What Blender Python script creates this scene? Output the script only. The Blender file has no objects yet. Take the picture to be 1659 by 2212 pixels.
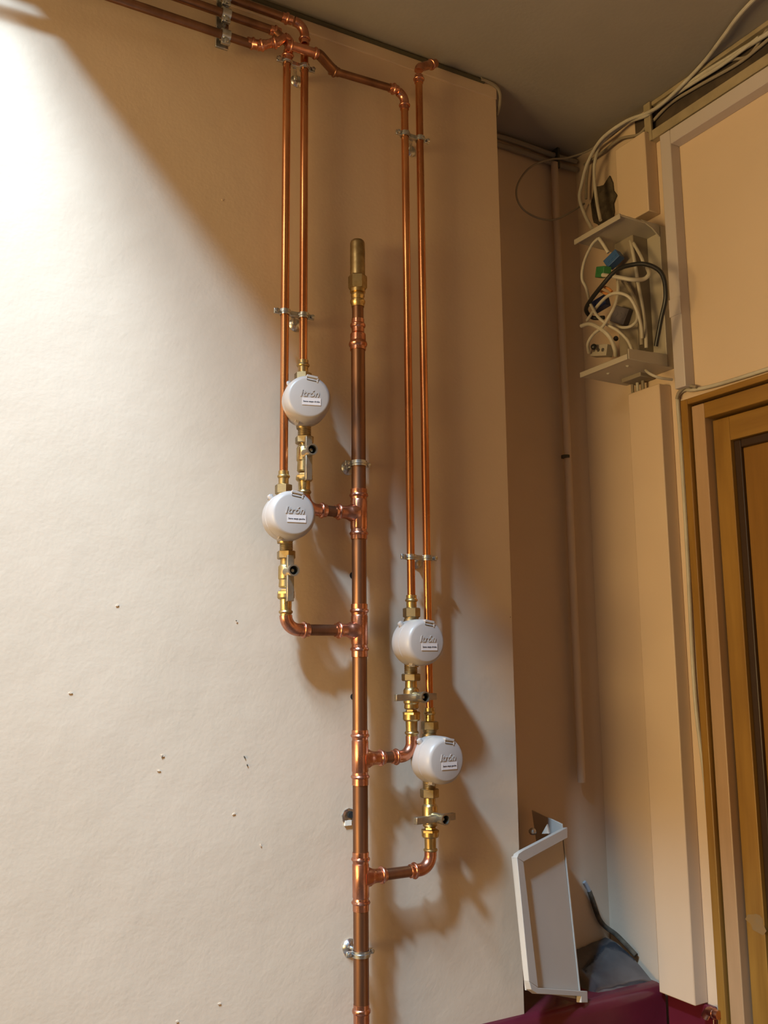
import bpy, math, random
from mathutils import Vector, Matrix
random.seed(7)
C = bpy.context.scene.collection
scene = bpy.context.scene

# ------------------------------------------------------------------ camera
F_PX = 2035.0
YAW, PIT, ROL = 0.519595, 0.161560, -0.0094744
_f = Vector((math.sin(YAW)*math.cos(PIT), math.cos(YAW)*math.cos(PIT), math.sin(PIT)))
_r = Vector((math.cos(YAW), -math.sin(YAW), 0)); _u = _r.cross(_f)
CR = _r*math.cos(ROL)+_u*math.sin(ROL); CU = _u*math.cos(ROL)-_r*math.sin(ROL); CF = _f
CO = Vector((0, 0, 1.6))
cam = bpy.data.cameras.new('camera'); co = bpy.data.objects.new('camera', cam); C.objects.link(co)
cam.sensor_fit = 'VERTICAL'; cam.sensor_height = 24.0; cam.lens = 24.0*F_PX/2212.0
cam.clip_start = 0.02
m3 = Matrix((CR, CU, -CF)).transposed()
co.matrix_world = Matrix.Translation(CO) @ m3.to_4x4()
scene.camera = co

# ------------------------------------------------------------------ light
scene.view_settings.view_transform = 'Standard'; scene.view_settings.look = 'None'
scene.view_settings.exposure = 0.0; scene.view_settings.gamma = 1.0
scene.view_settings.use_curve_mapping = False
w = bpy.data.worlds.new('world'); scene.world = w; w.use_nodes = True
w.node_tree.nodes['Background'].inputs[0].default_value = (1.0, 0.78, 0.55, 1)
w.node_tree.nodes['Background'].inputs[1].default_value = 0.02

def area(name, loc, target, sx, sy, power, col):
    l = bpy.data.lights.new(name, 'AREA'); l.shape = 'RECTANGLE'; l.size = sx; l.size_y = sy
    l.energy = power; l.color = col
    o = bpy.data.objects.new(name, l); C.objects.link(o); o.location = loc
    d = Vector(target)-Vector(loc); o.rotation_euler = d.to_track_quat('-Z', 'Y').to_euler()
    return o
area('skylight', (-1.875, -0.32, 5.05), (0.6, 1.39, 1.6), 0.25, 0.28, 190, (0.58, 0.98, 1.46))
area('stairwell_skylight', (-0.60, 0.50, 4.0), (0.20, 1.39, 2.0), 0.50, 0.5, 158, (0.70, 0.98, 1.32))
area('warm_fill', (-2.35, 0.60, 1.50), (1.0, 1.28, 1.9), 1.4, 0.8, 74, (1.0, 0.685, 0.28))  # added warm fill from the left, standing in for the room's ambient light
area('pipe_highlight_fill', (-2.5, 0.2, 3.75), (0.7, 1.2, 2.3), 1.7, 1.5, 32, (1.0, 0.84, 0.60))  # added to give the pipes highlights, standing in for the skylit stairwell wall

# ------------------------------------------------------------------ helpers
def ray(x, y): return CF + CR*((x-829.5)/F_PX) - CU*((y-1106)/F_PX)
def onY(x, y, Y): d = ray(x, y); return CO + d*(Y/d.y)
def onX(x, y, X): d = ray(x, y); return CO + d*(X/d.x)
def onZ(x, y, Z): d = ray(x, y); return CO + d*((Z-1.6)/d.z)
def scale_at(P): return F_PX/((Vector(P)-CO).dot(CF))     # pixels per metre

YA = 1.389      # face of the pipe wall
XE = 1.062      # its right end
YR = 1.529      # recess back wall
XB = 1.392      # right wall
ZC = 2.75       # ceiling
YP = 1.35       # plane of the pipework

class MB:
    def __init__(s): s.v = []; s.f = []; s.m = []
    def add(s, vs, fs, mi=0):
        n = len(s.v); s.v += [tuple(v) for v in vs]
        for f in fs: s.f.append(tuple(i+n for i in f)); s.m.append(mi)
        return s
    def box(s, a, b, mi=0):
        x0, y0, z0 = a; x1, y1, z1 = b
        x0, x1 = min(x0, x1), max(x0, x1); y0, y1 = min(y0, y1), max(y0, y1); z0, z1 = min(z0, z1), max(z0, z1)
        v = [(x0,y0,z0),(x1,y0,z0),(x1,y1,z0),(x0,y1,z0),(x0,y0,z1),(x1,y0,z1),(x1,y1,z1),(x0,y1,z1)]
        return s.add(v, [(0,3,2,1),(4,5,6,7),(0,1,5,4),(1,2,6,5),(2,3,7,6),(3,0,4,7)], mi)
    def obox(s, c, ax, ay, az, hx, hy, hz, mi=0):
        c = Vector(c); ax = Vector(ax).normalized()*hx; ay = Vector(ay).normalized()*hy; az = Vector(az).normalized()*hz
        v = [c+ax*i+ay*j+az*k for k in (-1,1) for j in (-1,1) for i in (-1,1)]
        return s.add(v, [(0,2,3,1),(4,5,7,6),(0,1,5,4),(1,3,7,5),(3,2,6,7),(2,0,4,6)], mi)
    def lathe(s, p0, d, prof, n=32, rot=0.0, cap=True, mi=0, up=None):
        p0 = Vector(p0); d = Vector(d).normalized()
        a = Vector(up) if up else (Vector((0,0,1)) if abs(d.z) < .9 else Vector((1,0,0)))
        e1 = (a - d*a.dot(d)).normalized(); e2 = d.cross(e1)
        vs = []; fs = []
        for (t, r) in prof:
            for k in range(n):
                q = rot + 2*math.pi*k/n
                vs.append(p0 + d*t + (e1*math.cos(q)+e2*math.sin(q))*r)
        for i in range(len(prof)-1):
            for k in range(n):
                k2 = (k+1) % n
                fs.append((i*n+k, i*n+k2, (i+1)*n+k2, (i+1)*n+k))
        if cap:
            fs.append(tuple(reversed(range(n)))); L = len(prof)-1
            fs.append(tuple(L*n+k for k in range(n)))
        return s.add(vs, fs, mi)
    def tube(s, pts, r, n=12, smooth=0, cap=True, mi=0, flat=1.0):
        P = [Vector(p) for p in pts]
        if smooth:
            Q = []
            for i in range(len(P)-1):
                a = P[max(i-1,0)]; b = P[i]; c = P[i+1]; d = P[min(i+2,len(P)-1)]
                for k in range(smooth):
                    t = k/smooth
                    Q.append(0.5*((2*b)+(c-a)*t+(2*a-5*b+4*c-d)*t*t+(3*b-a-3*c+d)*t**3))
            Q.append(P[-1]); P = Q
        rr = r if isinstance(r, (list, tuple)) else [r]*len(P)
        T = []
        for i in range(len(P)):
            T.append((P[min(i+1,len(P)-1)]-P[max(i-1,0)]).normalized())
        a = Vector((0,0,1)) if abs(T[0].z) < .9 else Vector((1,0,0))
        e = (a-T[0]*a.dot(T[0])).normalized(); vs = []
        for i in range(len(P)):
            e = (e-T[i]*e.dot(T[i])).normalized(); g = T[i].cross(e)
            for k in range(n):
                q = 2*math.pi*k/n
                vs.append(P[i]+(e*math.cos(q)*flat+g*math.sin(q))*rr[i])
        fs = []
        for i in range(len(P)-1):
            for k in range(n):
                k2 = (k+1) % n; fs.append((i*n+k, i*n+k2, (i+1)*n+k2, (i+1)*n+k))
        if cap:
            fs.append(tuple(reversed(range(n)))); L = len(P)-1; fs.append(tuple(L*n+k for k in range(n)))
        return s.add(vs, fs, mi)
    def prism(s, poly, d, mi=0):
        n = len(poly); d = Vector(d); vs = [Vector(p) for p in poly] + [Vector(p)+d for p in poly]
        fs = [tuple(reversed(range(n))), tuple(range(n, 2*n))] + [(i,(i+1)%n,n+(i+1)%n,n+i) for i in range(n)]
        return s.add(vs, fs, mi)
    def build(s, name, mat, parent=None, bevel=0.0, sharp=38):
        off = Vector((0,0,0))
        if parent is not None:
            r = parent
            while r.parent is not None: r = r.parent
            off = Vector(r.location)
        me = bpy.data.meshes.new(name)
        me.from_pydata([(v[0]-off.x, v[1]-off.y, v[2]-off.z) for v in s.v], [], s.f)
        for mm in (mat if isinstance(mat, (list, tuple)) else [mat]): me.materials.append(mm)
        for p, mi in zip(me.polygons, s.m): p.material_index = mi; p.use_smooth = True
        me.update()
        import bmesh
        b = bmesh.new(); b.from_mesh(me); bmesh.ops.recalc_face_normals(b, faces=b.faces); b.to_mesh(me); b.free()
        me.set_sharp_from_angle(angle=math.radians(sharp))
        o = bpy.data.objects.new(name, me); C.objects.link(o)
        if parent is not None: o.parent = parent
        if bevel:
            md = o.modifiers.new('bevel', 'BEVEL'); md.width = bevel; md.segments = 2; md.limit_method = 'ANGLE'
            md.angle_limit = math.radians(40); md.harden_normals = False
        return o

def arc(p_from, corner, p_to, rad, n=10):
    """points: straight into a rounded corner and out again"""
    a = Vector(p_from); c = Vector(corner); b = Vector(p_to)
    u = (a-c).normalized(); v = (b-c).normalized()
    th = math.acos(max(-1, min(1, u.dot(v)))); t = rad/math.tan(th/2)
    s = c+u*t; e = c+v*t; ctr = c+(u+v).normalized()*(rad/math.sin(th/2))
    x = (s-ctr); y = (e-ctr); om = x.angle(y); out = []
    for i in range(n+1):
        k = i/n; out.append(ctr+(x*math.sin((1-k)*om)+y*math.sin(k*om))/math.sin(om))
    return out

def thing(name, label, cat, loc, group=None):
    o = bpy.data.objects.new(name, None); C.objects.link(o); o.location = loc; o.empty_display_size = 0.02
    o['label'] = label; o['category'] = cat
    if group: o['group'] = group
    bpy.context.view_layer.update()
    return o
def tag(o, label, cat, group=None, kind=None):
    o['label'] = label; o['category'] = cat
    if group: o['group'] = group
    if kind: o['kind'] = kind
    return o
def struct(o): o['kind'] = 'structure'; return o

# ------------------------------------------------------------------ materials
def mat(name, col, rough=0.5, metal=0.0, spec=0.5):
    m = bpy.data.materials.new(name); m.use_nodes = True
    b = m.node_tree.nodes['Principled BSDF']
    b.inputs['Base Color'].default_value = (*col, 1); b.inputs['Roughness'].default_value = rough
    b.inputs['Metallic'].default_value = metal; b.inputs['Specular IOR Level'].default_value = spec
    return m
def noisy(name, c1, c2, scale, rough=0.5, metal=0.0, bump=0.0, bscale=None, detail=4, stretch=(1,1,1), r2=None, lo=.35, hi=.65, spec=.5, bdist=.002):
    m = mat(name, c1, rough, metal, spec); nt = m.node_tree; N = nt.nodes; L = nt.links; b = N['Principled BSDF']
    tc = N.new('ShaderNodeTexCoord'); mp = N.new('ShaderNodeMapping'); mp.inputs['Scale'].default_value = stretch
    geo = N.new('ShaderNodeNewGeometry'); L.new(geo.outputs['Position'], mp.inputs['Vector'])
    n = N.new('ShaderNodeTexNoise'); n.inputs['Scale'].default_value = scale; n.inputs['Detail'].default_value = detail
    L.new(mp.outputs[0], n.inputs['Vector'])
    cr = N.new('ShaderNodeValToRGB'); cr.color_ramp.elements[0].position = lo; cr.color_ramp.elements[1].position = hi
    cr.color_ramp.elements[0].color = (*c1, 1); cr.color_ramp.elements[1].color = (*c2, 1)
    L.new(n.outputs['Fac'], cr.inputs['Fac']); L.new(cr.outputs[0], b.inputs['Base Color'])
    if r2 is not None:
        mr = N.new('ShaderNodeMapRange'); mr.inputs['From Min'].default_value = lo; mr.inputs['From Max'].default_value = hi
        mr.inputs['To Min'].default_value = rough; mr.inputs['To Max'].default_value = r2
        L.new(n.outputs['Fac'], mr.inputs['Value']); L.new(mr.outputs[0], b.inputs['Roughness'])
    if bump:
        n2 = N.new('ShaderNodeTexNoise'); n2.inputs['Scale'].default_value = bscale or scale; n2.inputs['Detail'].default_value = 6
        L.new(mp.outputs[0], n2.inputs['Vector'])
        bp = N.new('ShaderNodeBump'); bp.inputs['Strength'].default_value = bump; bp.inputs['Distance'].default_value = bdist
        L.new(n2.outputs['Fac'], bp.inputs['Height']); L.new(bp.outputs[0], b.inputs['Normal'])
    return m

def wall_paint(name, c1, c2):
    m = noisy(name, c1, c2, 3.0, rough=0.62, spec=.3, lo=.3, hi=.7)
    nt = m.node_tree; N = nt.nodes; L = nt.links; b = N['Principled BSDF']
    geo = N.new('ShaderNodeNewGeometry')
    na = N.new('ShaderNodeTexNoise'); na.inputs['Scale'].default_value = 170; na.inputs['Detail'].default_value = 3
    nb = N.new('ShaderNodeTexNoise'); nb.inputs['Scale'].default_value = 7; nb.inputs['Detail'].default_value = 5; nb.inputs['Roughness'].default_value = .45
    for x in (na, nb): L.new(geo.outputs['Position'], x.inputs['Vector'])
    b1 = N.new('ShaderNodeBump'); b1.inputs['Strength'].default_value = .35; b1.inputs['Distance'].default_value = .0006
    b2 = N.new('ShaderNodeBump'); b2.inputs['Strength'].default_value = .5; b2.inputs['Distance'].default_value = .0065
    L.new(nb.outputs['Fac'], b2.inputs['Height']); L.new(na.outputs['Fac'], b1.inputs['Height'])
    L.new(b2.outputs[0], b1.inputs['Normal']); L.new(b1.outputs[0], b.inputs['Normal'])
    return m
M_wall = wall_paint('peach_wall_paint', (0.58, 0.435, 0.30), (0.62, 0.465, 0.325))
M_hall = mat('dark_hall_paint', (0.20, 0.12, 0.06), rough=.8)
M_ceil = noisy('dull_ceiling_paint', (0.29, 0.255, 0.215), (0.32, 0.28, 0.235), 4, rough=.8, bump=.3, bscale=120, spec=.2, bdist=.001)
M_floor = noisy('dark_floor', (0.07, 0.05, 0.04), (0.09, 0.065, 0.05), 6, rough=.5)
M_cop = noisy('bright_copper', (0.84, 0.38, 0.16), (0.46, 0.17, 0.07), 26, rough=.18, metal=1, r2=.32, detail=5, stretch=(1,1,.25))
M_copd = noisy('dull_brown_copper', (0.34, 0.175, 0.10), (0.19, 0.095, 0.055), 22, rough=.33, metal=1, r2=.48, detail=5, stretch=(1,1,.22))
M_fit = noisy('copper_fitting', (0.74, 0.36, 0.24), (0.48, 0.20, 0.12), 45, rough=.2, metal=1, r2=.34, detail=4)
M_brass = noisy('yellow_brass', (0.66, 0.48, 0.21), (0.42, 0.29, 0.12), 60, rough=.25, metal=1, r2=.42)
M_brassd = noisy('dull_brass', (0.44, 0.33, 0.17), (0.28, 0.20, 0.10), 70, rough=.38, metal=1, r2=.5)
M_nick = noisy('dull_nickel_lever', (0.50, 0.44, 0.34), (0.36, 0.31, 0.23), 60, rough=.36, metal=1, r2=.5)
M_zinc = noisy('zinc_plated_steel', (0.72, 0.73, 0.72), (0.42, 0.42, 0.40), 70, rough=.22, metal=1, r2=.4)
M_white = mat('white_meter_plastic', (0.42, 0.36, 0.315), rough=.38)
M_stick = mat('paper_sticker', (0.64, 0.55, 0.50), rough=.6)
M_ink = mat('black_ink', (0.03, 0.03, 0.04), rough=.6)
M_dark = mat('dark_hole', (0.012, 0.01, 0.008), rough=.9)
M_plug = mat('grey_wall_plug', (0.33, 0.33, 0.34), rough=.5)
M_chip = mat('pale_plaster', (0.75, 0.66, 0.52), rough=.9)
M_duct = noisy('cream_painted_duct', (0.60, 0.45, 0.31), (0.58, 0.43, 0.295), 5, rough=.5, bump=.15, bscale=40, bdist=.001)
M_cream = mat('cream_plastic', (0.40, 0.345, 0.27), rough=.42)
M_lid = noisy('beige_plastic_lid', (0.52, 0.445, 0.36), (0.49, 0.42, 0.34), 8, rough=.45)
M_wplas = mat('white_trunking_plastic', (0.50, 0.43, 0.40), rough=.4)
M_cable = noisy('off_white_cable_sheath', (0.50, 0.45, 0.36), (0.42, 0.37, 0.29), 30, rough=.5)
M_gcable = mat('dusty_cable_sheath', (0.26, 0.21, 0.15), rough=.7)
M_black = mat('black_cable_sheath', (0.015, 0.014, 0.013), rough=.4)
M_olive = mat('dark_joint_cable', (0.06, 0.05, 0.025), rough=.7)
M_blue = mat('blue_connector_plastic', (0.03, 0.09, 0.24), rough=.4)
M_green = mat('green_connector_plastic', (0.03, 0.16, 0.05), rough=.45)
M_nblue = mat('navy_connector_plastic', (0.02, 0.035, 0.12), rough=.4)
M_purp = mat('dark_grey_module_plastic', (0.085, 0.07, 0.08), rough=.5)
M_org = mat('orange_wire', (0.5, 0.2, 0.06), rough=.5)
M_red = noisy('maroon_gloss_paint', (0.085, 0.009, 0.016), (0.115, 0.012, 0.022), 9, rough=.24, bump=.3, bscale=14, bdist=.004)
M_grey = noisy('silver_grey_paint', (0.20, 0.20, 0.21), (0.12, 0.11, 0.115), 16, rough=.14, metal=.8, bump=.2, bscale=30, bdist=.004)
M_tray = noisy('dusty_beige_tray_paint', (0.36, 0.28, 0.17), (0.28, 0.22, 0.13), 25, rough=.7)
M_board = noisy('dusty_shade_board', (0.075, 0.05, 0.03), (0.045, 0.03, 0.018), 30, rough=.9)  # dusty brown with the under-ceiling shade put into the colour
M_mort = noisy('dark_rough_mortar', (0.10, 0.075, 0.045), (0.05, 0.035, 0.02), 60, rough=.9, bump=1, bscale=120, bdist=.003)
def wood(name, c1, c2, along):
    st = (9, 9, .9) if along == 'z' else (9, .9, 9)
    m = noisy(name, c1, c2, 6, rough=.36, detail=8, stretch=st, lo=.25, hi=.75)
    return m
M_wood = wood('varnished_oak_upright', (0.20, 0.095, 0.016), (0.31, 0.16, 0.030), 'z')
M_woodh = wood('varnished_oak_rail', (0.20, 0.095, 0.016), (0.31, 0.16, 0.030), 'y')
M_woodp = wood('varnished_oak_panel', (0.18, 0.080, 0.012), (0.25, 0.115, 0.018), 'z')
M_woodd = mat('dark_moulding_wood', (0.035, 0.016, 0.006), rough=.4)  # near-black tone for the frame groove and the panel moulding
M_woodl = wood('pale_oak_upright', (0.35, 0.215, 0.11), (0.43, 0.265, 0.14), 'z')  # paler tone, on the inner upright of the door frame only

# ------------------------------------------------------------------ room
XCE = 0.062     # the ceiling stops here; beyond is the stairwell
def sbox(name, a, b, m): return struct(MB().box(a, b).build(name, m))
wl = sbox('wall_left', (-2.6, YA, 0), (XE, YA+.30, 5.6), M_wall)
sbox('wall_recess', (XE, YR, 0), (XB+.1, YR+.16, 3.0), M_wall)
# right wall with the doorway cut out
DY0, DY1 = 0.30, 1.214; DZ = 2.066
wr = MB(); wr.box((XB, DY1, 0), (XB+.12, YR, 3.0)).box((XB, -2.6, 0), (XB+.12, DY0, 3.0)).box((XB, DY0, DZ), (XB+.12, DY1, 3.0))
struct(wr.build('wall_right', M_wall))
sbox('wall_far_left', (-2.72, -2.6, 0), (-2.6, YA+.3, 5.6), M_hall)
sbox('wall_back', (-2.72, -2.72, 0), (XB+.12, -2.6, 5.6), M_hall)
sbox('wall_stairwell', (XCE, -2.6, ZC+.25), (XCE+.12, YA, 5.6), M_hall)
sbox('floor', (-2.72, -2.72, -.1), (XB+.9, YA+.3, 0), M_floor)
sbox('ceiling', (XCE, -2.6, ZC), (XB+.12, YR+.16, ZC+.25), M_ceil)
sbox('ceiling_stairwell', (-2.72, -2.72, 5.6), (XCE+.12, YA+.3, 5.7), M_hall)

# chips, plug holes in the pipe wall
def chip(px, py, w_, h_, m, name='plaster_chip', depth=.0012, rot=0):
    P = onY(px, py, YA); sc = 1150.0; n = 9; poly = []
    for k in range(n):
        q = 2*math.pi*k/n; r = random.uniform(.45, .8)
        x = math.cos(q)*w_/2/sc*r; z = math.sin(q)*h_/2/sc*r
        poly.append((P.x+x*math.cos(rot)-z*math.sin(rot), YA-depth, P.z+x*math.sin(rot)+z*math.cos(rot)))
    return MB().prism(poly, (0, depth+.0005, 0)).build(name, m, wl)
for a in ((480,432,6,6,0,M_wall),(351,1632,9,7,0,M_wall),(343,1665,9,4,0,M_wall),(152,1497,9,5,0,M_wall),(511,1343,5,5,0,M_wall),(505,1758,8,4,.3,M_wall),(383,2206,7,5,0,M_wall),(474,2168,8,4,0,M_wall),(253,1308,8,5,.3,M_wall),(563,1826,4,7,.4,M_wall)):
    chip(a[0], a[1], a[2], a[3], a[5], rot=a[4])
for a in ((528,1636,3,8,.5),(534,1653,3,8,.3),(510,1341,3,3,0),(350,1634,2,7,-.4),(1102,1333,4,2,0)):
    chip(a[0], a[1], a[2], a[3], M_mort, 'plaster_nick', depth=.0014, rot=a[4])
for (px, py, r) in ((762,1243,.0058),(763,1505,.0052)):
    P = onY(px, py, YA); o = MB().lathe((P.x, YA-.0006, P.z), (0,1,0), [(0, r),(.0012, r)], 16).build('drill_hole', M_dark, wl)

# flat painted band under the ceiling, on pipe wall
zb = onY(900, 156, YA).z
b = MB().box((-.2, YA-.004, zb), (XE, YA+.001, ZC)).build('trim_1', M_wall, None, bevel=.0015); struct(b)
# cable in the wall/ceiling joint with loop at the corner
o = MB().tube([(-.3, YA-.006, ZC-.006), (.5, YA-.006, ZC-.007), (1.03, YA-.006, ZC-.006)], .0042, 8).build('ceiling_edge_cable', M_olive)
tag(o, 'dark thin cable tucked along the joint of pipe wall and ceiling', 'cable')
o = MB().tube([(1.02, YA-.009, ZC-.005), (1.05, YA-.008, ZC-.006), (1.068, YA-.004, ZC-.014), (1.073, YA+.002, ZC-.035), (1.069, YA+.008, ZC-.06)], .0035, 8, smooth=6).build('corner_cable', M_gcable)
tag(o, 'short pale cable curling round the top corner of the pipe wall', 'cable')

# ------------------------------------------------------------------ dado and ledge
ZL = 1.008
yl = 1.372
d = MB()
pr_ = [(yl, .2), (yl, ZL-.02), (yl+.004, ZL-.008), (yl+.012, ZL-.002), (yl+.02, ZL), (YR, ZL), (YR, .2)]
d.prism([(-2.6, y, z) for y, z in [(yl, .0), (yl, ZL-.02), (yl+.003, ZL-.009), (yl+.010, ZL-.002), (YA+.002, ZL+.001), (YA+.002, .0)]], (2.6+XE, 0, 0))
d.prism([(XE, y, z) for y, z in [(yl, .0), (yl, ZL-.02), (yl+.003, ZL-.009), (yl+.010, ZL-.002), (yl+.02, ZL), (YR, ZL), (YR, .0)]], (XB-.014-XE, 0, 0))
struct(d.build('trim_2', M_red, None, sharp=60))
zt = onX(1440, 2138, XB-.010).z
d = MB().box((XB-.010, 1.262, 0), (XB+.001, yl, zt)); struct(d.build('trim_3', M_red, None, bevel=.003))

# ------------------------------------------------------------------ door
XD = XB
door = struct(bpy.data.objects.new('door_1', None)); C.objects.link(door); door.location = (XD, .75, 0)
bpy.context.view_layer.update()
XF1 = XB-.020; XF2 = XB-.012
def yB(px, X, py=1500): return onX(px, py, X).y
yo = yB(1508, XF1); yg0 = yB(1524, XF1); yg1 = yB(1533, XF2); yi = yB(1561, XF2)
def zB(py, X, px=1659): return onX(px, py, X).z
zo = onX(1659, 805, XF1).z; zg0 = zB(819, XF1); zg1 = zB(827, XF2); zi = zB(863, XF2)
ynear = DY0-.06
def frame(name, x0, x1, ya, yb_, za, zb_, mz, mh):
    # upright at the far side, lintel, upright at the near side
    MB().box((x0, ya, 0), (x1, yb_, zb_)).build(name+'_upright', mz, door, bevel=.0015)
    MB().box((x0, ynear-(yb_-ya)+.06, za), (x1, ya, zb_)).build(name+'_lintel', mh, door, bevel=.0015)
frame('outer_moulding', XF1, XB, yg0, yo, zg0, zo, M_wood, M_woodh)
frame('groove', XF2+.006, XB, yg1, yg0, zg1, zg0, M_woodd, M_woodd)
frame('inner_moulding', XF2, XB+.03, yi, yg1, zi, zg1, M_woodl, M_woodh)
MB().box((XF1, -.0+.2, 0), (XB, .24, zo)).build('outer_moulding_upright', M_wood, door, bevel=.0015)
XL = XB+.006
ys0 = yi-.003; ys1 = onX(1616, 1500, XL).y; zr0 = zi-.004; zr1 = onX(1659, 930, XL).z
yn = .30
leaf = MB()
leaf.box((XL, ys1, 0), (XL+.035, ys0, zr0))
leaf.box((XL, yn, 0), (XL+.035, yn+.11, zr0))
leaf.build('door_stile', M_wood, door, bevel=.001)
leaf = MB(); leaf.box((XL+.0003, yn+.11, zr1), (XL+.035, ys1, zr0)); leaf.box((XL+.0003, yn+.11, .0), (XL+.035, ys1, .18)); leaf.box((XL+.0003, yn+.11, .86), (XL+.035, ys1, 1.0))
leaf.build('door_rail', M_woodh, door, bevel=.001)
for (z0, z1) in ((.18, .86), (1.0, zr1)):
    g = MB(); t = .016
    g.box((XL+.008, ys1-t, z0), (XL+.03, ys1, z1)); g.box((XL+.008, yn+.11, z0), (XL+.03, yn+.11+t, z1))
    g.box((XL+.008, yn+.11+t, z1-t), (XL+.03, ys1-t, z1)); g.box((XL+.008, yn+.11+t, z0), (XL+.03, ys1-t, z0+t))
    g.build('panel_moulding', M_woodd, door, bevel=.002)
    MB().box((XL+.014, yn+.11+t, z0+t), (XL+.028, ys1-t, z1-t)).build('door_panel', M_woodp, door, bevel=.001)
# worn pale patches on the leaf
def patch(px, py, w_, h_, X):
    P = onX(px, py, X); poly = []
    for k in range(12):
        q = 2*math.pi*k/12; r = random.uniform(.55, 1.1)
        poly.append((X-.0004, P.y+math.cos(q)*w_/2*r, P.z+math.sin(q)*h_/2*r))
    MB().prism(poly, (.0006, 0, 0)).build('worn_patch', M_patch, door)
M_patch = noisy('worn_grey_varnish', (0.21, 0.14, 0.07), (0.24, 0.135, 0.04), 40, rough=.6)
patch(1634, 1992, .045, .04, XL)

# thin cream cable beside the door frame, running up and over the lintel
xc = XB-.006
pts = [onX(1562, 2162, xc), onX(1556, 2080, xc), onX(1524, 1700, xc), onX(1501, 1500, xc), onX(1484, 1180, xc), onX(1471, 960, xc), onX(1464, 870, xc), onX(1466, 852, xc), onX(1480, 842, xc), onX(1500, 842, xc), onX(1560, 828, xc), onX(1700, 784, xc)]
o = MB().tube(pts, .0038, 10, smooth=6).build('door_cable', M_cable)
tag(o, 'thin cream cable running up beside the wooden door frame and over its lintel', 'cable')
o = MB().tube([onX(1462, 862, xc-.006), onX(1468, 846, xc-.006), onX(1486, 834, xc-.006), onX(1505, 836, xc-.006)], .0032, 10, smooth=6).build('cable_end', M_gcable)
tag(o, 'short grey cable hooked out of the lower end of the white trunking', 'cable')

# ------------------------------------------------------------------ ducts on the right wall
y2 = onX(1490, 1500, XB).y; xf = onY(1462.5, 1500, y2).x; y1 = onX(1390, 1500, xf).y
ztd = onX(1400, 836, xf).z
zbd = onX(1440, 2138, XB-.010).z+.0005
o = MB().box((xf, y2, zbd), (XB, y1, ztd)).build('square_duct', M_duct, None, bevel=.002)
tag(o, 'tall cream square duct below the open junction box, next to the door frame', 'duct')
ztu = onX(1365, 300, xf).z; zbu = onX(1360, 478, xf).z
o = MB().box((xf, y2, zbu), (XB, y1, ztu)).build('square_duct', M_duct, None, bevel=.002)
tag(o, 'short cream square duct between the ceiling cables and the junction box', 'duct')

# white mini trunking (upright + run under the ceiling)
tw = thing('white_trunking', 'white plastic trunking bent round above the wooden door', 'trunking', (XB, 1.24, 2.1))
ty2 = onX(1480, 500, XB).y; tx = onY(1460, 500, ty2).x; ty1 = onX(1437, 500, tx).y
tzb = onX(1485, 832, tx).z
ztop_o = onX(1659, 141, tx).z; ztop_i = onX(1659, 176.6, tx).z
MB().box((tx, ty2, tzb), (XB, ty1, ztop_o)).build('upright_section', M_wplas, tw, bevel=.0015)
MB().box((tx+.0004, -1.6, ztop_i), (XB, ty2, ztop_o)).build('horizontal_section', M_wplas, tw, bevel=.0015)
MB().obox((tx-.0006, (ty1+ty2)/2, onX(1465, 660, tx).z), (1,0,0), (0,1,0), (0,0,1), .0012, (ty1-ty2)/2+.001, .018).build('joint_cover', M_wplas, tw, bevel=.0008)

# open cable tray of the ceiling/right wall joint
tr = thing('cable_tray', 'dusty beige open tray holding cables along ceiling above white trunking', 'cable tray', (XB, .9, 2.7))
xt = XB-.018
za = onX(1659, 114, xt).z; zb_ = onX(1659, 138, xt).z
ytray = onX(1400, 285, xt).y
MB().box((xt, -1.6, zb_), (XB, ytray, za)).build('bottom_rail', M_tray, tr, bevel=.0015)
MB().box((xt+.004, -1.6, ZC-.010), (XB, ytray+.01, ZC-.001)).build('top_rail', M_tray, tr, bevel=.001)
MB().box((XB-.0025, -1.6, za), (XB-.0002, ytray+.05, ZC-.010)).build('shade_board', M_board, tr)  # added board, coloured dark as the shade inside the tray
yv = onX(1399, 250, xt).y
MB().box((xt-.002, yv-.009, zb_), (xt+.004, yv+.009, ZC-.002)).build('upright_bracket', M_tray, tr, bevel=.001)
# cables in and over the tray
def cab(name, pts, r, m, label, cat='cable', group=None, n=9, sm=8):
    o = MB().tube(pts, r, n, smooth=sm).build(name, m); return tag(o, label, cat, group)
X1 = XB-.014
G = 'cables lying in the ceiling tray'
xq = xt-.006
cab('loose_cable', [onZ(1700,-70,2.742), onZ(1606,22,2.742), onZ(1560,82,2.741), onX(1515,140,XB-.024), onX(1440,216,xt-.008), onX(1400,243,xt-.008), onX(1352,262,XB-.03), onX(1300,300,XB-.05), onX(1270,350,XB-.06), onX(1256,400,XB-.06), onX(1252,430,XB-.06), onX(1264,466,XB-.06), onX(1278,492,XB-.07)], .0036, M_cable, 'pale cable hanging off the tray and looping widest left into the junction box top')
cab('loose_cable', [onX(1640,80,X1), onX(1560,140,X1), onX(1480,190,X1), onX(1420,232,X1), onX(1395,250,xq), onX(1350,268,XB-.02), onX(1300,308,XB-.04), onX(1285,350,XB-.05), onX(1284,390,XB-.05), onX(1290,440,XB-.05), onX(1297,476,XB-.06)], .0036, M_cable, 'pale cable dropping straightest from tray into junction box top')
cab('loose_cable', [onX(1372,254,XB-.01), onX(1330,285,XB-.02), onX(1280,330,XB-.02), onX(1268,380,XB-.02), onX(1266,430,XB-.02)], .003, M_gcable, 'dim grey cable hanging between the two pale cables above junction box')
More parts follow.
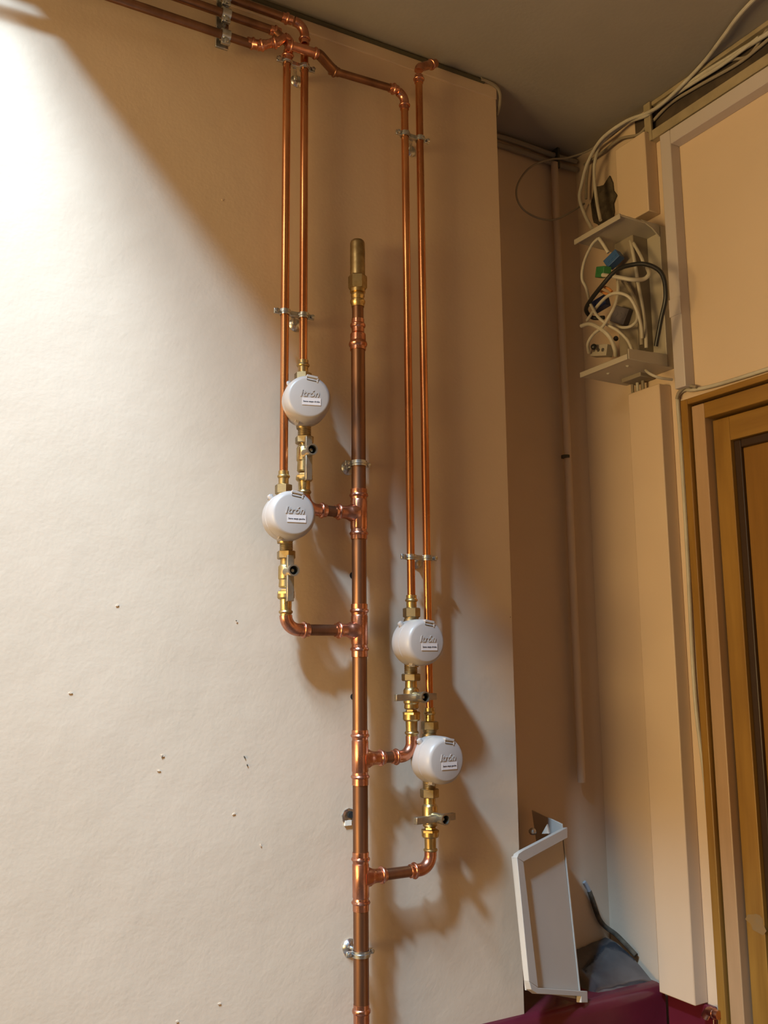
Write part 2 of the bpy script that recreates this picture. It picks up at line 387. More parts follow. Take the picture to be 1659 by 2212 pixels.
cab('tray_cable', [onX(1760,-35,XB-.010), onX(1659,42,XB-.010), onX(1560,104,XB-.010), onX(1480,160,XB-.010), onX(1410,212,XB-.010)], .0048, M_gcable, 'thick dusty cable lying highest in the ceiling tray')
cab('tray_cable', [onX(1760,5,XB-.012), onX(1659,72,XB-.012), onX(1572,126,XB-.012), onX(1500,172,XB-.012), onX(1415,236,XB-.012)], .0046, M_cable, 'thick pale cable through the middle of the ceiling tray')
cab('tray_cable', [onX(1700,50,XB-.008), onX(1640,102,XB-.008), onX(1590,140,XB-.008), onX(1510,185,XB-.008), onX(1450,222,XB-.008), onX(1410,262,XB-.008)], .0032, M_gcable, 'thin dusty cable lying lowest in the ceiling tray')
cab('tray_cable', [onX(1659,60,XB-.004), onX(1620,118,XB-.006), onX(1580,130,XB-.006), onX(1520,155,XB-.006), onX(1440,215,XB-.006), onX(1408,225,XB-.006)], .0030, M_gcable, 'thin grey cable weaving behind the thick ones in ceiling tray')
cab('tray_cable', [onX(1404,262,XB-.006), onX(1380,290,XB-.01), onX(1340,300,XB-.012), onX(1300,330,XB-.012), onX(1262,356,XB-.012)], .003, M_gcable, 'thin dusty cable leaving the tray end over the short duct')
# recess: painted cables, bracket, loop
for k, (z, r, lab) in enumerate(((ZC-.012, .006, 'upper painted cable under the ceiling at the back of recess'), (ZC-.032, .006, 'lower painted cable under the ceiling at the back of recess'))):
    cab('painted_cable', [(XE+.01, YR-.008, z-.004), (1.20, YR-.010, z), (1.32, YR-.012, z-.004), (XB-.01, YR-.014, z-.003)], r, M_gcable, lab)
o = MB().box((onY(1204,330,YR-.02).x-.003, YR-.024, ZC-.05), (onY(1204,330,YR-.02).x+.003, YR-.002, ZC-.002)).build('cable_clip', M_olive)
tag(o, 'small dark clip holding painted cables at top of the recess', 'clip')
yq = YR-.03
cab('looped_cable', [onX(1310,300,XB-.02), onX(1270,326,XB-.03), onY(1225,341,yq-.02), onY(1185,345,yq-.02), onY(1145,362,yq-.02), onY(1120,395,yq-.02), onY(1116,425,yq-.02), onY(1130,452,yq-.02), onY(1160,470,yq-.02), onY(1195,475,yq-.02), onY(1225,463,yq-.02), onX(1262,440,XB-.02)], .0022, M_gcable, 'thin pale cable hanging in a wide round loop in the recess')
# painted pipe in recess
pts = [onY(1196,352,1.512), onY(1200,480,1.512), onY(1213,700,1.512), onY(1227,985,1.512), onY(1240,1300,1.512), onY(1251,1520,1.512), onY(1258,1690,1.512)]
xm = sum(p.x for p in pts)/len(pts)
rp = thing('painted_pipe', 'wall-coloured painted pipe running down the back of the recess', 'pipe', (xm, 1.512, 1.35))
MB().tube([(p.x*.5+xm*.5, p.y, p.z) for p in pts], .0082, 14, smooth=4).build('pipe_run', M_wall, rp)
P = onY(1227, 985, 1.504)
MB().lathe((P.x, 1.512, P.z-.003), (0,0,1), [(0,.0095),(.006,.0095)], 14).build('pipe_clip', M_olive, rp)

# ------------------------------------------------------------------ open junction box
jb = thing('junction_box', 'open cream junction box on right wall with cables spilling out', 'junction box', (XB, 1.335, 2.17))
ya, yb2 = 1.269, 1.403; xo = 1.266; zt_, zbm = 2.470, 2.178
def plate(name, z, t, x0, x1, m=M_cream):
    b_ = MB().box((x0, ya, z-t), (x1, yb2, z)); return b_.build(name, m, jb, bevel=.001)
plate('top_plate', zt_, .004, xo, XB)
plate('bottom_plate', zbm, .004, xo, XB)
MB().box((xo-.002, ya, zt_-.010), (xo+.001, yb2, zt_+.001)).build('top_lip', M_cream, jb, bevel=.0008)
MB().box((xo-.002, ya, zbm-.005), (xo+.001, yb2, zbm+.006)).build('bottom_lip', M_cream, jb, bevel=.0008)
MB().box((XB-.004, ya, zbm), (XB-.001, yb2, zt_)).build('back_plate', M_cream, jb)
MB().box((XB-.022, ya-.001, zbm-.004), (XB-.001, ya+.002, zt_+.001)).build('near_side_rim', M_cream, jb, bevel=.0008)
MB().prism([(xo+.055, ya-.001, zt_+.001), (XB-.02, ya-.001, zt_+.001), (XB-.02, ya-.001, zt_-.026), (xo+.085, ya-.001, zt_-.010)], (0, .003, 0)).build('top_gusset', M_cream, jb)
MB().prism([(xo, ya-.0028, zbm-.0045), (XB-.023, ya-.0028, zbm-.0045), (XB-.023, ya-.0028, zbm+.021), (xo, ya-.0028, zbm+.016)], (0, .0024, 0)).build('bottom_gusset', M_cream, jb, bevel=.0008)
MB().box((XB-.045, ya+.05, zbm-.012), (XB-.003, yb2-.03, zt_+.0)).build('inner_channel', M_gcable, jb, bevel=.002)
for (px, py) in ((1314,807),(1357,813)):
    P = onX(px, py, xo+.03); MB().lathe((P.x, P.y, zbm-.0065), (0,0,1), [(0,.002),(.0025,.004)], 12).build('rivet', M_cable, jb)
# things in the box
def block(name, px, py, X, hx, hy, hz, m, label, cat, rz=0, ry=0):
    P = onX(px, py, X); R_ = Matrix.Rotation(rz, 3, 'Z') @ Matrix.Rotation(ry, 3, 'X')
    root = thing(name, label, cat, P)
    MB().obox(P, R_@Vector((1,0,0)), R_@Vector((0,1,0)), R_@Vector((0,0,1)), hx, hy, hz).build('housing', m, root, bevel=.0012)
    for j in (-1, 0, 1):
        q = P + R_@Vector((-hx, j*hy*.55, 0)); MB().lathe(q+R_@Vector((-.0006,0,0)), R_@Vector((1,0,0)), [(0,hz*.33),(.001,hz*.33)], 10).build('terminal', M_zinc if m is M_cream else m, root)
    return root
block('connector_block', 1326, 561, 1.315, .010, .017, .010, M_blue, 'bright blue wire connector near the top of the open junction box', 'connector', .25, -.5)
block('connector_block', 1303, 588, 1.305, .009, .016, .011, M_green, 'green wire connector just below the blue one in the junction box', 'connector', -.2, .35)
block('connector_block', 1297, 657, 1.315, .009, .018, .011, M_nblue, 'navy blue connector halfway down the open junction box', 'connector', .2, -.2)
block('relay_module', 1343, 683, 1.335, .010, .017, .017, M_purp, 'dark grey square module at the middle of the open junction box', 'module', .3, .5)
block('terminal_strip', 1300, 758, 1.320, .010, .022, .012, M_cream, 'cream terminal strip with screws near the junction box bottom', 'terminal strip', .1, .25)
for (px, py, rr, lab) in ((1283,750,.0062,'dark shiny round cable gland at lower left inside junction box'), (1331,732,.0050,'dark shiny round screw head at lower middle of junction box')):
    P = onX(px, py, 1.300)
    o = MB().lathe(P, (-.8,-.5,.1), [(0,rr),(.004,rr*.95),(.006,rr*.7),(.007,rr*.2)], 16).build('screw_cap', M_black); tag(o, lab, 'screw')
K = lambda L_, X: [onX(a, b_, X+(c if False else 0)) for a, b_ in L_]
cab('black_cable', [onX(*p, x) for p, x in (((1417,748),1.32),((1428,690),1.315),((1438,640),1.31),((1430,592),1.305),((1400,572),1.295),((1365,572),1.285),((1330,585),1.28),((1298,620),1.278),((1275,650),1.285),((1266,670),1.30),((1280,686),1.32),((1305,686),1.33))], .0044, M_black, 'thick black cable arching right across the open junction box', n=12)
J = 'white cables tangled in the junction box'
def jc(lab, L_, r=.0031, m=M_cable):
    cab('white_cable', [onX(a, b_, x) for a, b_, x in L_], r, m, lab)
jc('white cable bowing out to the far left of the junction box', [(1292,515,1.29),(1278,530,1.285),(1262,565,1.28),(1257,600,1.28),(1266,622,1.29),(1272,645,1.31)], .003)
jc('short white cable from box top down to the blue connector', [(1293,514,1.29),(1303,528,1.295),(1314,546,1.30)], .0034)
jc('white cable curving from green connector and bending back at right', [(1302,594,1.285),(1330,598,1.285),(1365,604,1.30),(1390,603,1.325),(1402,592,1.335),(1398,578,1.345)], .0042)
jc('white cable making the rounded hump mid-height in junction box', [(1268,692,1.31),(1290,662,1.295),(1312,640,1.285),(1335,633,1.285),(1360,643,1.295),(1376,672,1.31),(1385,705,1.325),(1387,730,1.335)], .0032)
jc('white cable swinging down through the centre to lower left', [(1334,602,1.31),(1335,630,1.30),(1330,655,1.285),(1318,680,1.275),(1302,705,1.275),(1282,722,1.28),(1270,742,1.285),(1272,762,1.30)], .0032)
jc('white cable crossing diagonally from left to lower right of box', [(1275,656,1.29),(1290,682,1.28),(1310,700,1.285),(1335,715,1.30),(1355,735,1.315),(1366,758,1.325)], .003)
jc('pale cable arching over the lower left terminal strip', [(1256,704,1.285),(1275,700,1.28),(1300,712,1.275),(1318,730,1.28),(1328,755,1.29),(1330,768,1.30)], .0042)
jc('long pale cable straight down the right half of the box', [(1362,520,1.35),(1370,560,1.345),(1378,610,1.345),(1387,660,1.345),(1394,710,1.345),(1396,752,1.345)], .0036)
jc('long pale cable slanting from top centre behind the black cable', [(1364,518,1.352),(1385,555,1.345),(1392,575,1.345)], .0034)
jc('dusty cable dropping from the centre along the inner channel', [(1345,605,1.33),(1368,640,1.33),(1382,690,1.335),(1386,745,1.34)], .004, M_gcable)
jc('dusty cable curling under the dark grey module', [(1374,660,1.335),(1376,690,1.325),(1362,705,1.315),(1340,707,1.31),(1318,698,1.31)], .003)
jc('thin white cable poking out below the box to the right', [(1395,800,1.33),(1405,808,1.32),(1425,816,1.33),(1452,820,1.36)], .0028)
for (L_, lab) in (([(1298,618,1.30),(1312,622,1.29),(1322,630,1.29)],'upper stub of orange inner wire below green connector'),([(1296,628,1.30),(1308,634,1.29),(1318,637,1.29)],'lower stub of orange inner wire above navy connector')):
    cab('orange_wire', [onX(a, b_, x) for a, b_, x in L_], .0028, M_org, lab, 'wire')
for k, (px, lab) in enumerate(((1365, 'leftmost grey cable end dropping from box into the tall duct'), (1376, 'middle grey cable end dropping from box into the tall duct'), (1388, 'rightmost grey cable end dropping from box into the tall duct'))):
    cab('duct_cable', [onX(px-2, 800, 1.372), onX(px, 815, 1.375), onX(px+2, 850, 1.377)], .0034, M_gcable if k != 1 else M_cable, lab)
# dark broken plaster behind the upper cables
P0 = onX(1303, 440, XB-.002)
poly = []
for k in range(18):
    q = 2*math.pi*k/18; r = random.uniform(.75, 1.15)
    poly.append((XB-.004, P0.y+math.cos(q)*.045*r, P0.z+math.sin(q)*.055*r))
o = MB().prism(poly, (.006, 0, 0)).build('broken_plaster', M_mort); tag(o, 'dark patch of broken plaster behind cables above the junction box', 'plaster patch')

# ------------------------------------------------------------------ fallen duct lid on the ledge
lid = thing('box_cover', 'loose beige box cover leaning in the recess on the maroon ledge', 'cover', (1.10, 1.42, ZL))
base = onY(1118, 1843, 1.366); pB = onY(1226, 1787, 1.425); pC = onZ(1268, 2164, ZL+.0015)
nrm = (pB-base).cross(pC-base).normalized()
if nrm.y > 0: nrm = -nrm
dirv = (pB-base).normalized()
def onL(px, py, off=0.0):
    d_ = ray(px, py); t_ = (base+nrm*off-CO).dot(nrm)/d_.dot(nrm); return CO+d_*t_
A_ = onL(1117,1845); B_ = onL(1226,1787); Cc = onL(1270,2166); Dd = onL(1149,2146)
Ai = onL(1131,1862); Bi = onL(1226,1810); Ci = onL(1262,2140); Di = onL(1163,2134)
Ar = [onL(1118,1856), onL(1117,1848), onL(1123,1841), onL(1132,1836)]
back = -nrm
th_ = back*.004
f_ = MB()
# rim frame: left, top, bottom (front at A..D), panel sunk 4 mm
rimo = [onL(1143,2125), onL(1148,2138), onL(1158,2146)]
f_.prism([onL(1117,1853), Ai, Di, onL(1143,2120)], th_*2.6)
f_.prism([onL(1117,1853), onL(1120,1844), onL(1130,1837), onL(1226,1787), Bi, Ai], th_*2.6)
f_.prism([onL(1143,2120), Di, onL(1262,2141), onL(1269,2141), onL(1270,2166), onL(1256,2166), onL(1256,2152), onL(1160,2147), onL(1148,2138)], th_*2.6)
f_.build('rim', M_lid, lid, bevel=.0008)
MB().prism([v+back*.012 for v in (onL(1120,1850), onL(1224,1790), onL(1268,2160), onL(1150,2140))], th_*.7).build('front_panel', M_lid, lid)
# right-hand side running back to the recess wall
sd = Vector((.14, .99, 0)).normalized()
Bt = onL(1226,1779); sv = onY(1150,1749,1.520)-Bt; sv2 = Vector((sv.x, sv.y, 0)); Cb = onL(1266,2150); Cb.z = max(Cb.z, ZL+.004)
MB().prism([Bt+back*.010, Bt+sv, Cb+sv2*.75, Cb+back*.010], dirv*-.003).build('side_panel', M_lid, lid, bevel=.0005)
# screw and lug inside
P = onL(1180, 1795)+back*.03; MB().lathe(P+Vector((0,0,.0)), (-.3,-.6,.5), [(0,.007),(.004,.006),(.006,.003)], 14).build('screw_head', M_zinc, lid)
P = onL(1194, 1800); MB().prism([P+back*.008, P+back*.024, P+back*.012+Vector((0,0,.016))], dirv*.004).build('lug', M_lid, lid)
# dark rubble inside the recess foot: grey painted lump + black cable
gl = MB()
nx, ny = 16, 8; vs = []; 
for i in range(nx+1):
    for j in range(ny+1):
        u_ = i/nx; v_ = j/ny
        x = 1.235+u_*.140; y = YR-.004-v_*.125
        h = .050*(1-v_**1.8)*(.55+.45*u_)*(1-max(0,1-u_*8)**2)+random.uniform(-.001,.001)
        vs.append((x, y, ZL-.001+max(0,h)))
fs = [(i*(ny+1)+j, i*(ny+1)+j+1, (i+1)*(ny+1)+j+1, (i+1)*(ny+1)+j) for i in range(nx) for j in range(ny)]
n0 = len(vs); vs += [(v[0], v[1], ZL-.002) for v in vs]
ring = [i*(ny+1) for i in range(nx+1)] + [nx*(ny+1)+j for j in range(1,ny+1)] + [i*(ny+1)+ny for i in range(nx-1,-1,-1)] + [j for j in range(ny-1,0,-1)]
fs += [(ring[k], ring[(k+1)%len(ring)], n0+ring[(k+1)%len(ring)], n0+ring[k]) for k in range(len(ring))]
gl.add(vs, fs); o = gl.build('grey_flashing', M_grey, None, sharp=80)
tag(o, 'lumpy silver-grey painted flashing on the maroon ledge in the corner', 'flashing')
cab('corner_cable', [onY(1273,1925,YR-.004), onY(1280,1945,YR-.006), onY(1292,1980,YR-.008), onX(1306,2000,XB-.02), onX(1330,2018,XB-.012), onX(1352,2040,XB-.012), onX(1374,2064,XB-.010)], .0048, M_mort, 'dark crumbling cable slanting down to the grey flashing')
o = MB().tube([onY(1262,1905,YR-.003), onY(1270,1918,YR-.004), onY(1284,1955,YR-.005)], .004, 8, smooth=5).build('plaster_ridge', M_plug); tag(o, 'pale grey filler blob above the dark cable in the recess', 'filler')
# copper stub by the door foot
P = onX(1536, 2186, XB-.022)
cs = thing('copper_stub', 'short copper pipe stub at the foot of the door frame', 'pipe', P)
MB().tube([P+Vector((0,.014,-.012)), P+Vector((0,.004,0)), P+Vector((-.004,-.012,.001)), P+Vector((-.004,-.02,.001))], .0075, 14, smooth=5).build('pipe_end', M_fit, cs)
MB().lathe(P+Vector((-.002,-.006,0)), (-.1,-1,0), [(0,.008),(.002,.0095),(.004,.0095),(.006,.008)], 16).build('bead', M_fit, cs)

# ------------------------------------------------------------------ plumbing helpers
def Zp(py, px=775, Y=YP): return onY(px, py, Y).z
def column(name, X, pxc, prof, m, parent, n=32, Y=YP, rot=0):
    """vertical turned part; prof = (image row, image width) pairs from top to bottom"""
    out = []
    for (py, wd) in prof:
        P = onY(pxc, py, Y); out.append((P.z, wd/2/scale_at((X, Y, P.z))))
    z0 = out[-1][0]; out = [(z-z0, r) for z, r in reversed(out)]
    return MB().lathe((X, Y, z0), (0,0,1), out, n, rot=rot).build(name, m, parent, sharp=30)
def bead(mb, P, d, r, h=.004, out=.0022):
    P = Vector(P); d = Vector(d).normalized()
    prof = [(-h*.5, r)]+[(h*.5*math.sin(a), r+out*math.cos(a)) for a in (-1.1,-.6,0,.6,1.1)]+[(h*.5, r)]
    return mb.lathe(P, d, prof, 24)

XM = .7245; XR1, XR2, XR3, XR4 = .6255, .595, .8205, .8530
XS1, XS2, XS3, XS4 = .5895, .6225, .8235, .8555

# main riser --------------------------------------------------------
mr = thing('main_riser', 'thick brown copper riser pipe standing in the middle of the wall', 'pipe', (XM, YP, 0.0))
rM = 32.6/2/scale_at((XM, YP, 1.5))
secs = [(755,1060),(1160,1310),(1414,1582),(1692,1846),(1964,2175)]
for a, b_ in secs:
    MB().lathe((XM, YP, Zp(b_)), (0,0,1), [(0,rM),(Zp(a)-Zp(b_),rM)], 32).build('pipe_section', M_copd, mr)
MB().lathe((XM, YP, .0), (0,0,1), [(0,rM),(Zp(2225),rM)], 32).build('pipe_section', M_copd, mr)
def tee(y0, yb0, yb1, y1, ybr, side):
    t = column('tee_fitting', XM, 775, [(y0,36),(y0+7,36),(yb0-4,35.5),(yb0-3,39),(yb0,41.5),(yb0+3,39),(yb0+4,35.5),(yb0+9,34),(yb0+12,36.5),
               (yb1-12,36.5),(yb1-9,34),(yb1-4,35.5),(yb1-3,39),(yb1,41.5),(yb1+3,39),(yb1+4,35.5),(y1-5,35.5),(y1,35.5)], M_fit, mr)
    zb = Zp(ybr); rb = .0105
    # flared side outlet
    e = MB().lathe((XM+side*.004, YP, zb), (side,0,0), [(0,.0150),(.011,.0145),(.014,.0128),(.018,.0112),(.022,rb),(.030,rb),(.040,rb)], 28, up=(0,0,1))
    e.build('side_outlet', M_fit, mr)
    e = MB(); bead(e, (XM+side*.037, YP, zb), (side,0,0), rb, .0055, .0032); e.build('bead', M_fit, mr)
tee(1057,1070,1152.5,1165,1109,-1)
tee(1305,1319.5,1402.6,1419,1362,-1)
tee(1577,1589,1678,1696,1640,1)
tee(1841,1856,1950,1968,1897,1)
column('coupling', XM, 775, [(2170,35),(2179,35),(2181,39),(2185,41),(2189,39),(2191,35),(2225,35)], M_fit, mr)
column('reducer', XM, 775, [(690.5,27.5),(699,27.5),(701,32),(704,33.5),(707,32),(709,27.5),(719,27.5),(723,33.5),(737,34),(740,38),(744,40.5),(748,38),(750,34.5),(757,34.5)], M_fit, mr)
column('upper_pipe', XM, 775, [(655,25),(695,25)], M_copd, mr)
# air chamber ------------------------------------------------------
ac = thing('air_chamber', 'dull brass capped cylinder on top of the thick copper riser', 'valve', (XM, YP, Zp(660)))
column('press_adapter', XM, 775, [(633,25),(639,30),(641,30),(645,27),(648,27),(650,31.5),(653,33),(656,31.5),(658,29),(664,28)], M_brass, ac)
column('threaded_neck', XM, 775, [(618,30),(624,30),(626,33),(633,33),(634,26)], M_brass, ac)
column('hexagon_nut', XM, 775, [(596,36),(598.5,41),(622,41),(625.5,37)], M_brassd, ac, n=6, rot=.5)
column('cylinder_body', XM, 775, [(519.5,14),(520.5,24),(523,29),(528,32),(594,32.5),(600,32.5)], M_brassd, ac)

# supply pipes ------------------------------------------------------
rS = 18.2/2/scale_at((XS1, YP, 2.0))
z1 = Zp(39, 616); z2 = Zp(66, 590); z3 = Zp(96, 544)
def press(parent, P, d, r=rS, L=.022, m=M_fit):
    e = MB(); P = Vector(P); d = Vector(d).normalized()
    e.lathe(P-d*L/2, d, [(0,r),(.0006,r+.0014),(L-.0006,r+.0014),(L,r)], 24); bead(e, P, d, r+.0012, .005, .0026)
    return e.build('press_fitting', m, parent)
# 1: lowest horizontal pipe -> far left riser
s1 = thing('supply_pipe', 'leftmost thin copper pipe, rising from the lower left meter', 'pipe', (XS1, YP, Zp(1024,613)), 'thin copper supply pipes')
MB().tube([(XS1, YP, Zp(1024,613)), (XS1, YP, Zp(120,617))], rS, 24).build('pipe_run', M_cop, s1)
MB().tube(arc((XS1, YP, Zp(130,617)), (XS1, YP-.018, Zp(98,617)), (XS1-.03, YP-.018, Zp(93,600)), .012), rS+.0014, 20).build('elbow', M_fit, s1)
press(s1, (XS1, YP-.004, Zp(122,617)), (0,-.2,1), L=.018)
J1 = onY(600, 91, YP-.020); J2 = onY(565, 98, YP-.012); J3 = onY(545, 94, YP)
MB().tube([Vector((XS1-.012, YP-.018, Zp(93,600))), J1, J2], rS+.0006, 20).build('jog_piece', M_fit, s1); press(s1, J1*.8+J2*.2, J1-J2, L=.014); press(s1, J2, J1-J2, L=.016)
MB().tube([J2, J3], rS+.001, 20).build('elbow', M_fit, s1); press(s1, J3, (1,0,0), L=.02)
# 2: top horizontal pipe -> second riser
s2 = thing('supply_pipe', 'second thin copper pipe from left, rising from the upper left meter', 'pipe', (XS2, YP, Zp(780,656)), 'thin copper supply pipes')
MB().tube([(XS2, YP, Zp(782,656)), (XS2, YP, Zp(100,656))], rS, 24).build('pipe_run', M_cop, s2)
MB().tube(arc((XS2, YP, Zp(100,656)), (XS2, YP, z1), (XS2-.04, YP, z1), .020), rS+.0014, 20).build('elbow', M_fit, s2)
press(s2, (XS2, YP, Zp(84,655)), (0,0,1), L=.02); press(s2, (XS2-.034, YP, z1), (1,0,0), L=.02)
# 3: middle horizontal -> run to the right -> third riser
s3 = thing('supply_pipe', 'third thin copper pipe from left, turning left in bends near the ceiling', 'pipe', (XS3, YP, Zp(1290,887)), 'thin copper supply pipes')
MB().tube([(XS3, YP, Zp(1290,887)), (XS3, YP, Zp(225,874))], rS, 24).build('pipe_run', M_cop, s3)
R0 = onY(850, 192, YP); R1 = onY(722, 154, YP); R2 = onY(690, 118, YP-.020); R3 = onY(628, 99, YP-.020); R4 = onY(594, 68, YP)
MB().tube(arc((XS3, YP, Zp(228,874)), (XS3, YP, R0.z-.006), R0, .017), rS+.0014, 20).build('elbow', M_fit, s3)
press(s3, (XS3, YP, Zp(228,874)), (0,0,1), L=.018); press(s3, R0, R0-R1, L=.018)
MB().tube([R0, R1], rS, 20).build('horizontal_run', M_copd, s3); press(s3, R1, R0-R1, L=.018, m=M_copd)
MB().tube([R1+(R0-R1)*.02]+arc(R0, R1, R2, .012, 6)+arc(R1, R2, R3, .012, 6), rS+.0020, 20).build('offset_bend', M_copd, s3)
MB().tube([R2, R3], rS+.0014, 20).build('horizontal_run', M_fit, s3); press(s3, R2+(R3-R2)*.15, R2-R3, L=.02); press(s3, R3, R2-R3, L=.018)
MB().tube([R3, R4], rS+.0006, 20).build('offset_bend', M_copd, s3); press(s3, R4, (1,0,0), L=.02)
# 4: fourth riser
s4 = thing('supply_pipe', 'rightmost thin copper pipe, its top elbow turned into the ceiling joint', 'pipe', (XS4, YP, Zp(1535,927)), 'thin copper supply pipes')
MB().tube([(XS4, YP, Zp(1535,927)), (XS4, YP, Zp(175,906))], rS, 24).build('pipe_run', M_cop, s4)
E0 = (XS4, YP, Zp(172,906)); E1 = Vector((XS4, YP, Zp(147,906))); E2 = onY(940, 137, YP+.012)
MB().tube(arc(E0, E1, E2, .012)+[E2], rS+.0014, 20).build('elbow', M_fit, s4)
press(s4, E0, (0,0,1), L=.016); press(s4, E1*.25+Vector(E2)*.75, Vector(E2)-E1, L=.018)
# horizontals going left out of the picture
for (z, px_, lab) in ((z1, 616, 'highest of the three horizontal copper pipes under the ceiling'), (z2, 590, 'middle of the three horizontal copper pipes under the ceiling'), (z3, 545, 'lowest of the three horizontal copper pipes under the ceiling')):
    xe = onY(px_, 60, YP).x
    h = thing('horizontal_pipe', lab, 'pipe', (xe, YP, z), 'horizontal copper pipes')
    MB().tube([(-.9, YP, z), (xe, YP, z)], rS*1.06, 20).build('pipe_run', M_copd, h)

# branches ----------------------------------------------------------
rB = .0088
def branch(XR, ybr, ytop, side, lab, dark0, dark1):
    """elbow under a valve, then across to the tee of the main riser; side=-1 left of riser"""
    zb = Zp(ybr); xt_ = XM+side*.038
    br = thing('branch_pipe', lab, 'pipe', (XR, YP, zb), 'copper branch pipes')
    zt2 = Zp(ytop, 888 if side > 0 else 617)
    q = arc((XR, YP, zt2), (XR, YP, zb), (xt_, YP, zb), .022, 12)
    MB().tube([(XR, YP, zt2)]+q, rB+.0012, 24).build('elbow', M_fit, br)
    xe = q[-1].x
    MB().tube([(xe, YP, zb), (xt_, YP, zb)], rB, 24).build('pipe_run', M_copd, br)
    s = -side
    L = abs(xt_-xe); sl = min(.018, L*.45)
    e = MB(); e.lathe((xe, YP, zb), (s,0,0), [(0,rB+.0012),(sl-.001,rB+.0018),(sl,rB)], 24, up=(0,0,1)); bead(e, (xe+s*sl*.5, YP, zb), (s,0,0), rB+.0015, .0055, .003)
    e.build('press_collar', M_fit, br)
branch(XR1, 1109, 1072, -1, 'copper branch from upper left valve, half hidden behind lower left meter', 0, 0)
branch(XR2, 1362, 1330, -1, 'copper branch sweeping from lower left valve to the thick riser', 0, 0)
branch(XR3, 1640, 1590, 1, 'short ribbed copper branch from upper right valve to the thick riser', 0, 0)
branch(XR4, 1897, 1838, 1, 'copper branch from lowest right valve to the thick riser', 0, 0)

# valves --------------------------------------------------------------
def valve(XR, px, y, lab, horiz=False, phi=0.0):
    """y: rows (thread top, nut top, nut bottom, body top, lever axis, body bottom, nut2 top, nut2 bottom, sleeve bottom)"""
    t0, n0_, n1, b0, ax, b1, m0, m1, s1_ = y
    v = thing('ball_valve', lab, 'valve', (XR, YP, onY(px, s1_, YP).z), 'brass ball valves under the meters')
    column('threaded_nipple', XR, px, [(t0,27)]+[(t0+2+k*2.0, 29 if k % 2 else 27.2) for k in range(int((n0_-t0)/2))]+[(n0_+1,28)], M_brassd, v)
    column('union_nut', XR, px, [(n0_,36),(n0_+1.5,41),(n1-2,41),(n1,37)], M_brassd, v, n=6, rot=.35)
    column('valve_body', XR, px, [(n1-1,25),(b0-3,26),(b0,31),(b0+3,34),(ax+8,34),(ax+13,34),(ax+16,30),(b1-3,32),(b1,27)], M_brass, v)
    column('compression_nut', XR, px, [(m0-4,25),(m0-.5,26),(m0,35),(m0+1.5,40),(m0+6,40)], M_brass, v, n=6, rot=.2)
    column('nut_collar', XR, px, [(m0+6,37),(m1-4,37),(m1-1,33),(m1,27)], M_brass, v)
    bd = s1_-10
    column('press_sleeve', XR, px, [(m1,26),(bd-9,25),(bd-4,25),(bd-2.5,29),(bd,31),(bd+2.5,29),(bd+4,25),(s1_,24.5)], M_brass, v)
    za = onY(px, ax, YP).z
    d = Vector((-math.sin(phi), -math.cos(phi), 0)); e = Vector((math.cos(phi), -math.sin(phi), 0))
    P = Vector((XR, YP, za))
    hub = MB().lathe(P+d*.008, d, [(0,.0085),(.010,.0078),(.024,.0080),(.0255,.0088),(.0335,.0090),(.0335,.0068),(.027,.0064)], 24, cap=False).build('stem_hub', M_nick, v)
    MB().lathe(P+d*.030, d, [(0,.0066),(.002,.0066)], 20).build('hub_recess', M_dark, hub)
    MB().lathe(P+d*.031, d, [(0,.0032),(.003,.0032),(.004,.0022)], 6).build('hub_screw', M_nick, hub)
    c0 = P+d*.021
    if horiz: ln = -e; wd_ = Vector((0,0,1))
    else: ln = Vector((0,0,-1)); wd_ = e
    h = MB()
    for (l0, l1) in ((.004, .046), (-.004, -.034 if horiz else -.025)):
        mid = c0+ln*(l0+l1)/2
        h.obox(mid, ln, wd_, d, abs(l1-l0)/2, .0054, .0042)
    h.build('lever', M_nick, v, bevel=.0008)
    return v
valve(XR1, 657, (919,943,959,966,982,1020,1027,1040,1073), 'brass ball valve under the upper left meter, lever pointing down', phi=.12)
valve(XR2, 617, (1166,1190,1208,1222,1237,1270,1277,1295,1332), 'brass ball valve under the lower left meter, lever pointing down', phi=.12)
valve(XR3, 888, (1436,1455,1471,1488,1505,1532,1537,1558,1593), 'brass ball valve under the upper right meter, lever turned sideways', True, -.06)
valve(XR4, 928.5, (1688,1703,1723,1739,1764,1786,1791,1810,1846), 'brass ball valve under the lowest right meter, lever turned sideways', True, -.1)

# unions over the meters ------------------------------------------------
def union(XR, px, y, lab):
    p0, p1, n1 = y
    u = thing('pipe_union', lab, 'pipe fitting', (XR, YP, onY(px, n1, YP).z), 'brass unions over the meters')
    bd = p0+(p1-p0)*.42
    column('press_adapter', XR, px, [(p0,19),(p0+1,22.5),(bd-4,22.5),(bd-2.5,26),(bd,28),(bd+2.5,26),(bd+4,22),(p1-1,22),(p1,26)], M_brass, u)
    column('union_nut', XR, px, [(p1,33),(p1+1.5,38),(n1-2,38),(n1,33)], M_brassd, u, n=6, rot=.4)
    column('meter_spigot', XR, px, [(n1-1,31),(n1+4,30),(n1+7,26),(n1+30,26)], M_brassd, u)
union(XS2, 656, (778,806,826), 'brass union over the upper left meter')
union(XS1, 613.5, (1017,1047,1068), 'brass union over the lower left meter')
union(XS3, 887, (1285,1313,1334), 'brass union over the upper right meter')
union(XS4, 927, (1528,1558,1577), 'brass union over the lowest right meter')

